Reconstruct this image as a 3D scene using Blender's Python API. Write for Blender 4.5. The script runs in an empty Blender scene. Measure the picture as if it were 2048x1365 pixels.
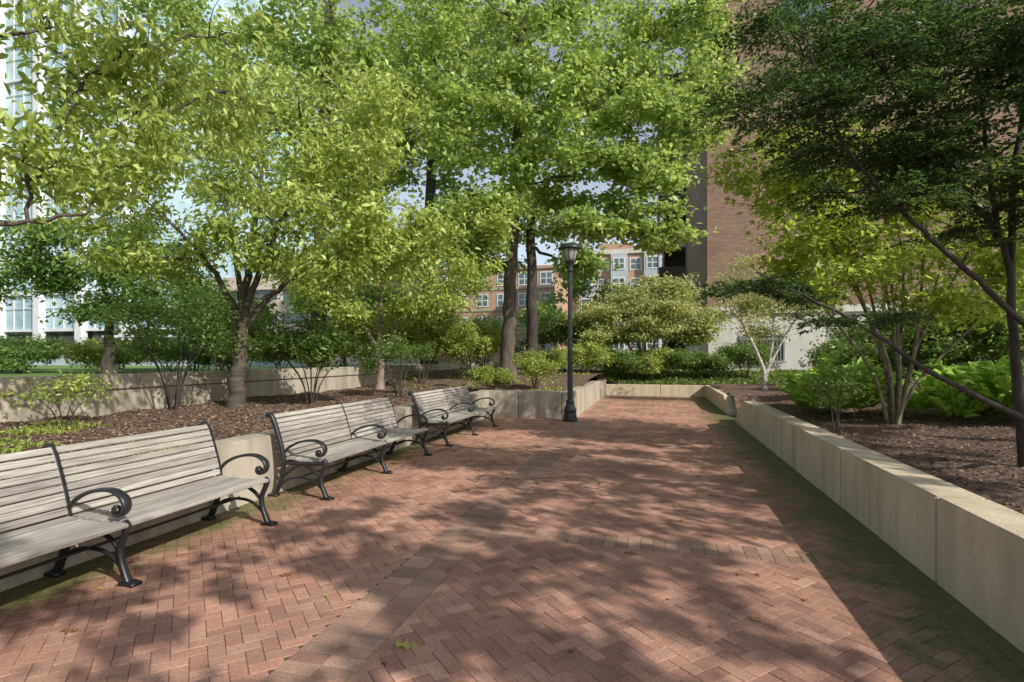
import bpy, bmesh, math, random
import numpy as np
from mathutils import Vector, Matrix
rng=np.random.default_rng(11); random.seed(5)
scn=bpy.context.scene; COL=scn.collection
def nrmz(v):
    return v/np.maximum(np.linalg.norm(v,axis=-1,keepdims=True),1e-9)
# survey frame: metres to the right / ahead of the camera station, and height
def S(r,f,z): return np.array([.9678*r-.2516*f,.2516*r+.9678*f,z])

# ------------------------------------------------------------ materials
def newmat(name):
    m=bpy.data.materials.new(name); m.use_nodes=True
    nt=m.node_tree; b=nt.nodes['Principled BSDF']
    return m,nt,b
def N(nt,t,**k):
    n=nt.nodes.new(t)
    for a,v in k.items(): setattr(n,a,v)
    return n
def ramp(nt,fac,stops):
    r=N(nt,'ShaderNodeValToRGB'); e=r.color_ramp.elements
    while len(e)<len(stops): e.new(.5)
    for i,(p,c) in enumerate(stops):
        e[i].position=p; e[i].color=(*c,1)
    nt.links.new(fac,r.inputs[0]); return r.outputs[0]
def noise(nt,vec,scale,detail=4,rough=.55,dist=0):
    n=N(nt,'ShaderNodeTexNoise'); n.inputs['Scale'].default_value=scale
    n.inputs['Detail'].default_value=detail; n.inputs['Roughness'].default_value=rough
    n.inputs['Distortion'].default_value=dist
    nt.links.new(vec,n.inputs['Vector']); return n.outputs[0]
def objco(nt,scale=(1,1,1)):
    t=N(nt,'ShaderNodeTexCoord'); m=N(nt,'ShaderNodeMapping')
    m.inputs['Scale'].default_value=scale
    nt.links.new(t.outputs['Object'],m.inputs[0]); return m.outputs[0]
def mixc(nt,fac,a,b,mode='MIX'):
    m=N(nt,'ShaderNodeMix',data_type='RGBA',blend_type=mode)
    for s,v in ((m.inputs[0],fac),(m.inputs[6],a),(m.inputs[7],b)):
        if isinstance(v,(int,float)): s.default_value=v
        elif isinstance(v,tuple): s.default_value=(*v,1)
        else: nt.links.new(v,s)
    return m.outputs[2]
def math_(nt,op,a,b=None,clamp=False):
    m=N(nt,'ShaderNodeMath',operation=op,use_clamp=clamp)
    for i,v in enumerate((a,b)):
        if v is None: continue
        if isinstance(v,(int,float)): m.inputs[i].default_value=v
        else: nt.links.new(v,m.inputs[i])
    return m.outputs[0]
def maprange(nt,v,a,b,c=0,d=1):
    m=N(nt,'ShaderNodeMapRange'); nt.links.new(v,m.inputs[0])
    for i,x in zip((1,2,3,4),(a,b,c,d)): m.inputs[i].default_value=x
    return m.outputs[0]
def bump(nt,b,h,strength,dist=.01):
    n=N(nt,'ShaderNodeBump'); n.inputs['Strength'].default_value=strength
    n.inputs['Distance'].default_value=dist
    nt.links.new(h,n.inputs['Height']); nt.links.new(n.outputs[0],b.inputs['Normal'])
def noisemat(name,stops,scale,rough=.85,bs=.4,bscale=60,co=(1,1,1),metal=0,dist=.01,fine=None):
    m,nt,b=newmat(name); v=objco(nt,co)
    c=ramp(nt,noise(nt,v,scale,6),stops)
    if fine:
        f=noise(nt,v,fine,3,.6)
        c=mixc(nt,.55,c,ramp(nt,f,[(.3,(.35,.35,.35)),(.7,(.72,.72,.72))]),'OVERLAY')
    nt.links.new(c,b.inputs['Base Color'])
    b.inputs['Roughness'].default_value=rough; b.inputs['Metallic'].default_value=metal
    if bs: bump(nt,b,noise(nt,v,bscale,5,.65),bs,dist)
    return m
def leafmat(name,stops,trans,tf=.45,rough=.38):
    m,nt,b=newmat(name)
    a=N(nt,'ShaderNodeAttribute',attribute_name='shade')
    c=ramp(nt,a.outputs['Fac'],stops); nt.links.new(c,b.inputs['Base Color'])
    b.inputs['Roughness'].default_value=rough; b.inputs['Specular IOR Level'].default_value=.5
    t=N(nt,'ShaderNodeBsdfTranslucent')
    tc=ramp(nt,a.outputs['Fac'],[(0,tuple(x*.5 for x in trans)),(1,trans)])
    nt.links.new(tc,t.inputs[0])
    mx=N(nt,'ShaderNodeMixShader'); mx.inputs[0].default_value=tf
    nt.links.new(b.outputs[0],mx.inputs[1]); nt.links.new(t.outputs[0],mx.inputs[2])
    nt.links.new(mx.outputs[0],nt.nodes['Material Output'].inputs[0])
    return m
M={}
M['cherry']=leafmat('cherry leaves',[(0,(.07,.14,.025)),(.5,(.30,.41,.08)),(.97,(.68,.74,.27)),(1,(.7,.42,.07))],(.88,.97,.22),.42)
M['oak']=leafmat('oak leaves',[(0,(.05,.13,.035)),(.5,(.25,.38,.09)),(1,(.64,.73,.28))],(.8,.94,.24),.42)
M['oakfar']=leafmat('distant oak leaves',[(0,(.06,.14,.035)),(.5,(.22,.34,.08)),(1,(.47,.57,.19))],(.7,.85,.22),.42)
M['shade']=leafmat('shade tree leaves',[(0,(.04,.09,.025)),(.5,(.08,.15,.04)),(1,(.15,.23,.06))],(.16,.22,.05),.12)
M['shrub']=leafmat('shrub leaves',[(0,(.04,.09,.022)),(.6,(.12,.21,.042)),(1,(.3,.39,.11))],(.42,.58,.12),.38)
M['azalea']=leafmat('azalea leaves',[(0,(.12,.20,.04)),(.6,(.34,.42,.09)),(1,(.58,.62,.19))],(.75,.8,.2))
M['maple']=leafmat('maple leaves',[(0,(.1,.18,.025)),(.6,(.28,.39,.06)),(1,(.55,.62,.13))],(.85,.97,.16),.52)
M['jmaple']=leafmat('feathery maple leaves',[(0,(.19,.24,.06)),(.6,(.42,.46,.15)),(1,(.66,.62,.28))],(.78,.8,.3),.4)
M['conifer']=leafmat('conifer needles',[(0,(.014,.034,.014)),(.6,(.042,.088,.028)),(.95,(.12,.19,.055)),(1,(.28,.16,.06))],(.24,.4,.09),.32)
M['fern']=leafmat('bright fronds',[(0,(.14,.30,.04)),(.6,(.32,.53,.08)),(1,(.5,.66,.16))],(.72,1.0,.18),.5)
M['litter']=leafmat('dry leaves',[(0,(.14,.06,.03)),(.5,(.3,.15,.06)),(.9,(.42,.25,.1)),(1,(.3,.33,.08))],(.4,.25,.1),.15)
M['chip']=leafmat('bark chips',[(0,(.06,.035,.025)),(.6,(.2,.13,.09)),(1,(.42,.3,.22))],(.1,.06,.04),.05,.9)
M['bark']=noisemat('grey brown bark',[(.3,(.045,.034,.027)),(.7,(.15,.12,.095))],9,.9,.8,22,(1,1,.25),dist=.03)
M['cbark']=noisemat('cherry bark',[(.3,(.034,.026,.021)),(.7,(.12,.095,.075))],7,.8,.8,16,(.5,.5,3),dist=.02)
M['pbark']=noisemat('pinkish bark',[(.3,(.14,.10,.08)),(.7,(.3,.23,.19))],6,.85,.6,20,(1,1,.4),dist=.02)
M['dbark']=noisemat('dark bark',[(.3,(.022,.018,.015)),(.7,(.075,.06,.05))],10,.9,.8,25,(1,1,.3),dist=.02)
M['mbark']=noisemat('mottled maple bark',[(.35,(.09,.075,.045)),(.65,(.24,.21,.13))],9,.8,.4,25)
M['wbark']=noisemat('pale bark',[(.35,(.25,.22,.18)),(.65,(.55,.5,.43))],9,.8,.4,25)
def concrete(name,c1,c2,stain,sf=.5):
    m,nt,b=newmat(name); v=objco(nt)
    c=ramp(nt,noise(nt,v,1.6,6,.6),[(.3,c1),(.7,c2)])
    sp=ramp(nt,noise(nt,v,140,2,.7),[(.36,(.25,.25,.25)),(.5,(.5,.5,.5)),(.66,(.72,.72,.72))])
    c=mixc(nt,.6,c,sp,'OVERLAY')
    v2=objco(nt,(3,3,.5))
    st=ramp(nt,noise(nt,v2,1.3,5,.65),[(.42,(0,0,0)),(.7,(1,1,1))])
    c=mixc(nt,math_(nt,'MULTIPLY',st,sf),c,stain)
    nt.links.new(c,b.inputs['Base Color']); b.inputs['Roughness'].default_value=.9
    bump(nt,b,noise(nt,v,110,4,.7),.5,.006); return m
M['conc']=concrete('beige cast concrete',(.55,.46,.32),(.67,.57,.42),(.33,.28,.19),.65)
M['concg']=concrete('grey beige concrete',(.38,.33,.26),(.48,.42,.34),(.17,.15,.11),.75)
M['white']=concrete('pale render',(.52,.5,.45),(.62,.6,.55),(.38,.36,.32))
M['iron']=noisemat('black cast iron',[(.3,(.01,.011,.013)),(.7,(.025,.025,.028))],14,.38,.25,90,dist=.003)
M['lampiron']=noisemat('dark green black lamp paint',[(.3,(.015,.018,.018)),(.7,(.035,.04,.038))],8,.4,.1,60,dist=.003)
m,nt,b=newmat('weathered grey teak'); v=objco(nt,(30,1.2,30))
at=N(nt,'ShaderNodeAttribute',attribute_name='shade')
c=ramp(nt,noise(nt,v,3,6,.6),[(.25,(.15,.138,.125)),(.5,(.32,.3,.275)),(.75,(.5,.475,.44))])
c=mixc(nt,.7,c,ramp(nt,at.outputs['Fac'],[(0,(.34,.32,.3)),(1,(.64,.63,.6))]),'OVERLAY')
nt.links.new(c,b.inputs['Base Color']); b.inputs['Roughness'].default_value=.8
bump(nt,b,noise(nt,v,6,5,.6),.5,.005); M['wood']=m
# paving bricks
m,nt,b=newmat('clay paving bricks'); v=objco(nt)
at=N(nt,'ShaderNodeAttribute',attribute_name='tint')
c=at.outputs['Color']
c=mixc(nt,.8,c,ramp(nt,noise(nt,v,60,5,.75),[(.3,(.28,.28,.28)),(.7,(.72,.72,.72))]),'OVERLAY')
c=mixc(nt,.9,c,ramp(nt,noise(nt,v,1.1,6,.65),[(.3,(.3,.29,.29)),(.7,(.68,.67,.66))]),'OVERLAY')
g=N(nt,'ShaderNodeNewGeometry'); sx=N(nt,'ShaderNodeSeparateXYZ'); nt.links.new(g.outputs['Position'],sx.inputs[0])
edge=math_(nt,'MAXIMUM',maprange(nt,sx.outputs[0],.8,1.65),maprange(nt,sx.outputs[0],-3.1,-4.0,0,.9))
ns=noise(nt,v,2.2,6,.7)
mo=math_(nt,'MULTIPLY',maprange(nt,math_(nt,'ADD',ns,math_(nt,'MULTIPLY',edge,.40)),.62,.86),.9,True)
mcol=ramp(nt,noise(nt,v,25,4,.7),[(.3,(.045,.055,.018)),(.7,(.14,.165,.035))])
c=mixc(nt,mo,c,mcol)
nt.links.new(c,b.inputs['Base Color']); b.inputs['Roughness'].default_value=.82
bump(nt,b,noise(nt,v,120,4,.7),.6,.005); M['pave']=m
m,nt,b=newmat('sandy mossy joints'); v=objco(nt)
c=ramp(nt,noise(nt,v,2.5,5,.7),[(.4,(.08,.052,.04)),(.52,(.075,.07,.035)),(.7,(.09,.11,.035))])
nt.links.new(c,b.inputs['Base Color']); b.inputs['Roughness'].default_value=1; M['joint']=m
M['mulch']=noisemat('bark mulch',[(.3,(.07,.042,.03)),(.5,(.155,.095,.068)),(.72,(.3,.2,.145))],16,1,1,38,dist=.05,fine=90)
M['grass']=noisemat('lawn grass',[(.3,(.08,.15,.03)),(.7,(.18,.3,.06))],3,1,.8,120,dist=.04,fine=60)
M['asphalt']=noisemat('asphalt',[(.3,(.045,.045,.047)),(.7,(.07,.07,.07))],3,.9,.4,150)
M['gravel']=noisemat('concrete sidewalk',[(.3,(.3,.29,.27)),(.7,(.42,.41,.38))],2,.9,.2,80)
def brickmat(name,c1,c2,mor,w=.30,h=.095,ms=.012):
    m,nt,b=newmat(name); t=N(nt,'ShaderNodeTexCoord'); s=N(nt,'ShaderNodeSeparateXYZ')
    nt.links.new(t.outputs['Object'],s.inputs[0])
    cb=N(nt,'ShaderNodeCombineXYZ'); nt.links.new(math_(nt,'ADD',s.outputs[0],s.outputs[1]),cb.inputs[0]); nt.links.new(s.outputs[2],cb.inputs[1])
    bt=N(nt,'ShaderNodeTexBrick'); nt.links.new(cb.outputs[0],bt.inputs[0])
    bt.inputs['Scale'].default_value=1; bt.inputs['Brick Width'].default_value=w; bt.inputs['Row Height'].default_value=h
    bt.inputs['Mortar Size'].default_value=ms; bt.inputs['Mortar Smooth'].default_value=.2
    bt.inputs['Color1'].default_value=(*c1,1); bt.inputs['Color2'].default_value=(*c2,1); bt.inputs['Mortar'].default_value=(*mor,1)
    v=objco(nt); c=mixc(nt,.5,bt.outputs[0],ramp(nt,noise(nt,v,.5,6,.65),[(.3,(.36,.36,.36)),(.7,(.62,.62,.62))]),'OVERLAY')
    nt.links.new(c,b.inputs['Base Color']); b.inputs['Roughness'].default_value=.9
    bump(nt,b,bt.outputs['Fac'],-.6,.01); return m
M['tbrick']=brickmat('brown red facade brick',(.18,.10,.072),(.27,.155,.108),(.27,.21,.165))
M['shadebrick']=brickmat('shade-darkened facade brick',(.09,.07,.055),(.13,.1,.075),(.1,.085,.07))  # wing brick, darkened in colour to stand for the shade on it
M['rbrick']=brickmat('orange red facade brick',(.42,.24,.18),(.48,.29,.21),(.42,.34,.28),.4,.14)
M['pbrick']=brickmat('pinkish precast',(.52,.43,.37),(.56,.47,.41),(.46,.38,.34),2.4,1.2,.02)
m,nt,b=newmat('window glass'); v=objco(nt,(.4,.4,.5))
c=ramp(nt,noise(nt,v,.9,3,.5),[(.35,(.03,.045,.05)),(.65,(.16,.22,.25))])
nt.links.new(c,b.inputs['Base Color']); b.inputs['Roughness'].default_value=.08; b.inputs['Specular IOR Level'].default_value=.9; M['glass']=m
m,nt,b=newmat('blue curtain glass'); v=objco(nt,(.3,.3,.35))
c=ramp(nt,noise(nt,v,.8,4,.6),[(.3,(.2,.32,.37)),(.5,(.34,.48,.54)),(.7,(.52,.65,.7))])
nt.links.new(c,b.inputs['Base Color']); b.inputs['Roughness'].default_value=.1; b.inputs['Specular IOR Level'].default_value=1; M['bglass']=m
M['wpaint']=noisemat('white panel paint',[(.3,(.62,.64,.66)),(.7,(.7,.71,.72))],.6,.5,0)
M['gpaint']=noisemat('blue grey panel',[(.3,(.38,.43,.49)),(.7,(.44,.49,.55))],.6,.6,0)
M['roofgrey']=noisemat('grey metal',[(.3,(.2,.21,.22)),(.7,(.3,.3,.31))],2,.6,0)
M['slatwood']=noisemat('stained cedar slats',[(.3,(.25,.13,.07)),(.7,(.4,.24,.14))],3,.7,.2,40)
m,nt,b=newmat('frosted lantern glass'); b.inputs['Base Color'].default_value=(.55,.56,.52,1); b.inputs['Roughness'].default_value=.25
b.inputs['Transmission Weight'].default_value=.45; M['frost']=m

# ------------------------------------------------------------ mesh helpers
def npmesh(name,V,F,smooth=False,mat=None,attr=None):
    me=bpy.data.meshes.new(name); V=np.asarray(V,dtype=np.float32); F=np.asarray(F,dtype=np.int32); k=F.shape[1]
    me.vertices.add(len(V)); me.vertices.foreach_set('co',V.ravel())
    me.loops.add(F.size); me.loops.foreach_set('vertex_index',F.ravel())
    me.polygons.add(len(F)); me.polygons.foreach_set('loop_start',np.arange(0,F.size,k,dtype=np.int32))
    if smooth: me.polygons.foreach_set('use_smooth',np.ones(len(F),dtype=bool))
    me.update(calc_edges=True)
    if attr is not None:
        a=me.attributes.new('shade','FLOAT','FACE'); a.data.foreach_set('value',np.asarray(attr,dtype=np.float32))
    if mat: me.materials.append(mat)
    return me
def ob(name,me,parent=None,loc=None,**k):
    o=bpy.data.objects.new(name,me); COL.objects.link(o)
    if loc is not None: o.location=loc
    if parent: o.parent=parent
    for a,v in k.items(): o[a]=v
    return o
def pm(name,V,F,mat,smooth=False,bev=0,seg=2):
    me=bpy.data.meshes.new(name); me.from_pydata([tuple(map(float,v)) for v in V],[],F)
    if bev:
        bm=bmesh.new(); bm.from_mesh(me); bmesh.ops.recalc_face_normals(bm,faces=bm.faces)
        bmesh.ops.bevel(bm,geom=[e for e in bm.edges],offset=bev,segments=seg,affect='EDGES',clamp_overlap=True)
        bm.to_mesh(me); bm.free()
    if smooth:
        for p in me.polygons: p.use_smooth=True
    me.materials.append(mat); me.update(); return me
class Acc:
    def __init__(s): s.V=[];s.F=[];s.A=[]
    def box(s,x0,x1,y0,y1,z0,z1):
        o=len(s.V); s.V+=[(x0,y0,z0),(x1,y0,z0),(x1,y1,z0),(x0,y1,z0),(x0,y0,z1),(x1,y0,z1),(x1,y1,z1),(x0,y1,z1)]
        s.F+=[tuple(o+i for i in f) for f in ((0,3,2,1),(4,5,6,7),(0,1,5,4),(1,2,6,5),(2,3,7,6),(3,0,4,7))]; return s
    def prism(s,poly,axis,a,b):
        o=len(s.V); n=len(poly)
        for t in (a,b):
            for p in poly:
                s.V.append((t,p[0],p[1]) if axis=='x' else ((p[0],t,p[1]) if axis=='y' else (p[0],p[1],t)))
        s.F.append(tuple(o+i for i in range(n))[::-1]); s.F.append(tuple(o+n+i for i in range(n)))
        for i in range(n): s.F.append((o+i,o+(i+1)%n,o+n+(i+1)%n,o+n+i))
        return s
    def raw(s,V,F):
        o=len(s.V); s.V+=[tuple(v) for v in V]; s.F+=[tuple(o+i for i in f) for f in F]; return s
    def mesh(s,name,mat,bev=0,smooth=False,seg=2): return pm(name,s.V,s.F,mat,smooth,bev,seg)
def catmull(P,n=6):
    P=np.asarray(P,float); Q=np.vstack([2*P[0]-P[1],P,2*P[-1]-P[-2]]); out=[]
    for i in range(1,len(Q)-2):
        for t in np.linspace(0,1,n,endpoint=False):
            a,b,c,d=Q[i-1:i+3]
            out.append(.5*((2*b)+(-a+c)*t+(2*a-5*b+4*c-d)*t*t+(-a+3*b-3*c+d)*t**3))
    out.append(Q[-2]); return np.array(out)
class Tubes:
    def __init__(s): s.V=[];s.F=[];s.n=0
    def add(s,P,R,k):
        P=np.asarray(P,float); R=np.asarray(R,float); n=len(P)
        T=nrmz(np.gradient(P,axis=0)); m=nrmz(T.mean(0)); ref=np.zeros(3); ref[np.argmin(np.abs(m))]=1
        A=nrmz(np.cross(T,ref)); B=np.cross(T,A)
        th=np.arange(k)*2*np.pi/k
        V=P[:,None]+R[:,None,None]*(np.cos(th)[None,:,None]*A[:,None]+np.sin(th)[None,:,None]*B[:,None])
        i=np.arange(n-1)[:,None]*k; j=np.arange(k)[None]; j2=(j+1)%k
        F=np.stack([i+j,i+j2,i+k+j2,i+k+j],-1).reshape(-1,4)+s.n
        s.V.append(V.reshape(-1,3)); s.F.append(F); s.n+=n*k
    def mesh(s,name,mat): return npmesh(name,np.vstack(s.V),np.vstack(s.F),True,mat)
T6=np.array([(0,0,0),(.28,.5,.10),(.68,.36,.06),(1,0,-.14),(.68,-.36,.06),(.28,-.5,.10)])
F6=np.array([(0,3,2,1),(0,5,4,3)])
T4=np.array([(0,0,0),(.42,.5,.12),(1,0,-.12),(.42,-.5,.12)]); F4=np.array([(0,2,1),(0,3,2)])
T9=np.array([(0,0,0),(.45,.14,.03),(1,0,-.12),(.45,-.14,.03),(.30,.42,.08),(.62,.62,-.02),(.30,-.42,.08),(.62,-.62,-.02)])
F9=np.array([(0,3,2,1),(0,1,5,4),(0,6,7,3)])
def leafmesh(name,pos,dr,nr,L,wr,shade,mat,kind='4'):
    T,F={'4':(T4,F4),'6':(T6,F6),'9':(T9,F9)}[kind]
    dr=nrmz(dr); sd=nrmz(np.cross(nr,dr)); nn=np.cross(dr,sd); L=L[:,None,None]
    V=pos[:,None]+L*(T[None,:,0:1]*dr[:,None]+wr*T[None,:,1:2]*sd[:,None]+T[None,:,2:3]*nn[:,None])
    n=len(pos); FF=(F[None]+ (np.arange(n)*len(T))[:,None,None]).reshape(-1,F.shape[1])
    return npmesh(name,V.reshape(-1,3),FF,False,mat,np.repeat(shade,len(F)))
def foliage(name,C,D,k,sp,flat,back,L,wr,mat,kind='4',droop=.35,tilt=.75,spray=False):
    n=len(C); idx=np.repeat(np.arange(n),k); m=len(idx)
    if spray:
        # flat fan shaped conifer sprays: needles set either side of a twig
        D=D.copy(); D[:,2]*=.35; D=nrmz(D+rng.normal(size=D.shape)*np.array([.3,.3,.08]))
        sdv=nrmz(np.cross(D,np.array([0,0,1.])+rng.normal(size=D.shape)*.22)); Ls_=rng.uniform(.6,1.35,n)
        br=rng.integers(0,9,m); t=(br+.5)/9; sg=np.where(rng.random(m)<.5,-1.,1.); s=rng.random(m)
        off=sg*s*.15*(1.05-.75*t)*Ls_[idx]
        pos=C[idx]+D[idx]*((t-.5)*.38*Ls_[idx]+np.abs(off)*.6)[:,None]+sdv[idx]*off[:,None]
        pos[:,2]-=(np.abs(off)*.25+.06*t**2)
        dr=D[idx]*.75+sdv[idx]*(sg*.7)[:,None]+rng.normal(size=(m,3))*.3
        nr=np.array([0,0,1.])+rng.normal(size=(m,3))*.5
    else:
        pos=C[idx]-D[idx]*rng.random((m,1))*back+rng.normal(size=(m,3))*np.array([sp,sp,sp*flat])
        dr=D[idx]*.5+rng.normal(size=(m,3))*np.array([.7,.7,.35]); dr[:,2]-=droop
        nr=np.array([0,0,1.])+rng.normal(size=(m,3))*tilt
    sh=np.clip(.4*rng.random(n)[idx]+.6*rng.random(m),0,1)
    Ls=L*rng.uniform(.6,1.25,m)
    return leafmesh(name,pos,dr,nr,Ls,wr,sh,mat,kind)
def tree(name,label,cat,stems,blobs,lm,bark,r0,L=.1,wr=.5,kind='4',k=24,sp=.2,flat=.6,back=.5,subs=9,cl=100,
         droop=.35,up=.12,group=None,rtop=.3,twig=.006,tilt=.75,sf=1,limb=.4,clump=.24,flare=True,spray=False,sub_r=.16):
    base=np.array(stems[0][0],float); tb=Tubes(); SP=[];SR=[]
    for si,st in enumerate(stems):
        P=catmull(st,7); n=len(P); P[1:-1]+=rng.normal(size=(n-2,3))*r0*.1
        rr=r0*(1 if si==0 else sf)
        R=rr*np.linspace(1,rtop,n)
        if flare and si==0: R[:3]*=np.array([1.45,1.18,1.05])
        tb.add(P-base,R,10 if r0>.08 else 6); s=int(n*.42); SP+=list(P[s:]);SR+=list(R[s:])
    def grow(t,rm,r1,n,up,jit,pp):
        A=np.array(SP); dist=np.linalg.norm(A-t,axis=1)
        cost=dist+1.1*np.clip(A[:,2]-t[2]+pp*dist,0,None)
        i=int(np.argmin(cost)); p0=A[i]; Dd=np.linalg.norm(t-p0)
        if Dd<.03: return None
        c=.5*(p0+t)+np.array([0,0,up*Dd])+rng.normal(size=3)*.08*Dd
        u=np.linspace(0,1,n)[:,None]; P=(1-u)**2*p0+2*u*(1-u)*c+u*u*t
        P[1:-1]+=rng.normal(size=(n-2,3))*jit*Dd
        R=np.linspace(min(rm,SR[i]*.85),r1,n); return P,R
    C=[];D=[]
    order=sorted(blobs,key=lambda b:np.linalg.norm(np.array(b[0])-np.array(stems[0][-1])))
    for bc,br,w in order:
        bc=np.array(bc,float); br=np.array(br,float)
        g=grow(bc,r0*limb,r0*.12+.004,9,up,.02,.35)
        if g: tb.add(g[0]-base,g[1],6); SP+=list(g[0][1:]);SR+=list(g[1][1:])
        ns=max(3,int(subs*w)); sub=[]
        for q in range(ns):
            d=nrmz(rng.normal(size=3)); t=bc+d*br*rng.uniform(.35,1)**.7; sub.append(t)
            g=grow(t,r0*sub_r+.004,.005,7,up*.7,.03,.25)
            if g: tb.add(g[0]-base,g[1],5); SP+=list(g[0][1:]);SR+=list(g[1][1:])
        sub=np.array(sub)
        for q in range(int(cl*w)):
            t=sub[rng.integers(ns)]+rng.normal(size=3)*br*clump
            g=grow(t,.012 if r0>.05 else .007,twig*.5,4,.05,.03,.05)
            if g is None: continue
            if q%2==0: tb.add(g[0]-base,g[1],3)
            C.append(t); D.append(nrmz(t-g[0][0]))
    C=np.array(C);D=np.array(D)
    root=ob(name,None,None,tuple(base),label=label,category=cat)
    if group: root['group']=group
    ob('trunk' if name.endswith('tree') else 'stems',tb.mesh('trunk',bark),root)
    me=foliage('crown',C-base,D,k,sp,flat,back,L,wr,lm,kind,droop,tilt,spray)
    ob('crown' if name.endswith('tree') else 'foliage',me,root)
    return root

# ------------------------------------------------------------ pavement
def clip(poly,x0,x1,y0,y1):
    for ax,val,sg in ((0,x0,1),(0,x1,-1),(1,y0,1),(1,y1,-1)):
        out=[]
        for i in range(len(poly)):
            a=poly[i];b=poly[(i+1)%len(poly)]; da=(a[ax]-val)*sg; db=(b[ax]-val)*sg
            if da>=0: out.append(a)
            if (da>=0)!=(db>=0):
                t=da/(da-db); out.append((a[0]+t*(b[0]-a[0]),a[1]+t*(b[1]-a[1])))
        poly=out
        if len(poly)<3: return None
    return poly
def area(p): return .5*sum(p[i][0]*p[(i+1)%len(p)][1]-p[(i+1)%len(p)][0]*p[i][1] for i in range(len(p)))
def inset(p,d):
    q=[];n=len(p)
    for i in range(n):
        a=np.array(p[i-1]);b=np.array(p[i]);c=np.array(p[(i+1)%n])
        e1=b-a;e2=c-b; l1=np.hypot(*e1);l2=np.hypot(*e2)
        if l1<1e-6 or l2<1e-6: return None
        e1/=l1;e2/=l2; n1=np.array([-e1[1],e1[0]]);n2=np.array([-e2[1],e2[0]])
        k=1+n1@n2
        if k<.2: return None
        q.append(tuple(b+d*(n1+n2)/k))
    return q
PV=[];PF=[];PT=[]
RED=[(.40,.215,.155),(.43,.24,.17),(.37,.195,.14),(.45,.26,.19),(.39,.22,.16),(.33,.175,.13),(.41,.215,.155)]
BRN=[(.31,.195,.142),(.35,.22,.157),(.28,.172,.124),(.38,.245,.177),(.32,.185,.135)]
def addbrick(p,pal):
    if p is None: return
    if area(p)<0: p=p[::-1]
    pp=[p[0]]
    for a in p[1:]:
        if math.hypot(a[0]-pp[-1][0],a[1]-pp[-1][1])>.004: pp.append(a)
    if math.hypot(pp[0][0]-pp[-1][0],pp[0][1]-pp[-1][1])<.004: pp.pop()
    if len(pp)<3 or area(pp)<.001: return
    a=inset(pp,.0009+random.random()*.0012); b=inset(pp,.0036)
    if a is None or b is None or area(b)<.0003: return
    z=random.gauss(0,.0008); tx=random.gauss(0,.006);ty=random.gauss(0,.006); cx,cy=b[0]
    o=len(PV); n=len(a)
    PV.extend([(x,y,-.012) for x,y in a]); PV.extend([(x,y,z-.0015+tx*(x-cx)+ty*(y-cy)) for x,y in a]); PV.extend([(x,y,z+tx*(x-cx)+ty*(y-cy)) for x,y in b])
    PF.append(tuple(o+2*n+i for i in range(n)))
    for r in (0,1):
        for i in range(n):
            j=(i+1)%n; PF.append((o+r*n+i,o+r*n+j,o+(r+1)*n+j,o+(r+1)*n+i))
    c=random.choice(pal); f=random.uniform(.82,1.12); c=(c[0]*f,c[1]*f,c[2]*f,1)
    PT.extend([c]*(1+2*n))
W=.082
def herring(x0,x1,y0,y1,pal):
    c=math.cos(math.pi/4)
    pts=[((x*c+y*c)/W,(-x*c+y*c)/W) for x in (x0,x1) for y in (y0,y1)]
    i0=int(min(p[0] for p in pts))-3;i1=int(max(p[0] for p in pts))+3;j0=int(min(p[1] for p in pts))-3;j1=int(max(p[1] for p in pts))+3
    for i in range(i0,i1):
        for j in range(j0,j1):
            r=(i-j)%4
            if r==0: q=[(i,j),(i+2,j),(i+2,j+1),(i,j+1)]
            elif r==3: q=[(i,j),(i+1,j),(i+1,j+2),(i,j+2)]
            else: continue
            q=[((u*c-v*c)*W,(u*c+v*c)*W) for u,v in q]
            mx=sum(p[0] for p in q)/4;my=sum(p[1] for p in q)/4
            if mx<x0-.2 or mx>x1+.2 or my<y0-.2 or my>y1+.2: continue
            addbrick(clip(q,x0,x1,y0,y1),pal)
def course(x0,x1,y0,y1,dx,dy,pal,stag=0):
    y=y0;r=0
    while y<y1-.01:
        x=x0-(stag*dx if r%2 else 0)
        while x<x1-.01:
            addbrick(clip([(x,y),(x+dx,y),(x+dx,y+dy),(x,y+dy)],x0,x1,y0,y1),pal); x+=dx
        y+=dy;r+=1
YB=[.9,4.55,8.2,11.85,15.5,19.15]
herring(-4.05,-1.77,-3,13.3,RED)
course(-1.77,-1.38,-3,22,.195,.0975,BRN)
prev=-3
for yb in YB+[22.0]:
    herring(-1.38,1.60,prev,min(yb-.14,22),RED)
    if yb<22: course(-1.38,1.60,yb-.14,yb+.15,.0975,.195*.74,BRN)
    prev=yb+.15
course(1.60,1.81,-3,22,.105,.205,BRN)
herring(-1.95,-1.77,13.3,22,RED)
me=bpy.data.meshes.new('pavement'); me.from_pydata(PV,[],PF)
a=me.attributes.new('tint','FLOAT_COLOR','FACE'); a.data.foreach_set('color',np.array(PT,dtype=np.float32).ravel())
me.materials.append(M['pave']); ob('brick_pavement',me,kind='structure')
ob('paving_bed',Acc().raw([(-4.2,-6,-.006),(2,-6,-.006),(2,22.2,-.006),(-4.2,22.2,-.006)],[(0,1,2,3)]).mesh('jointbed',M['joint']),kind='structure')

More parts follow.
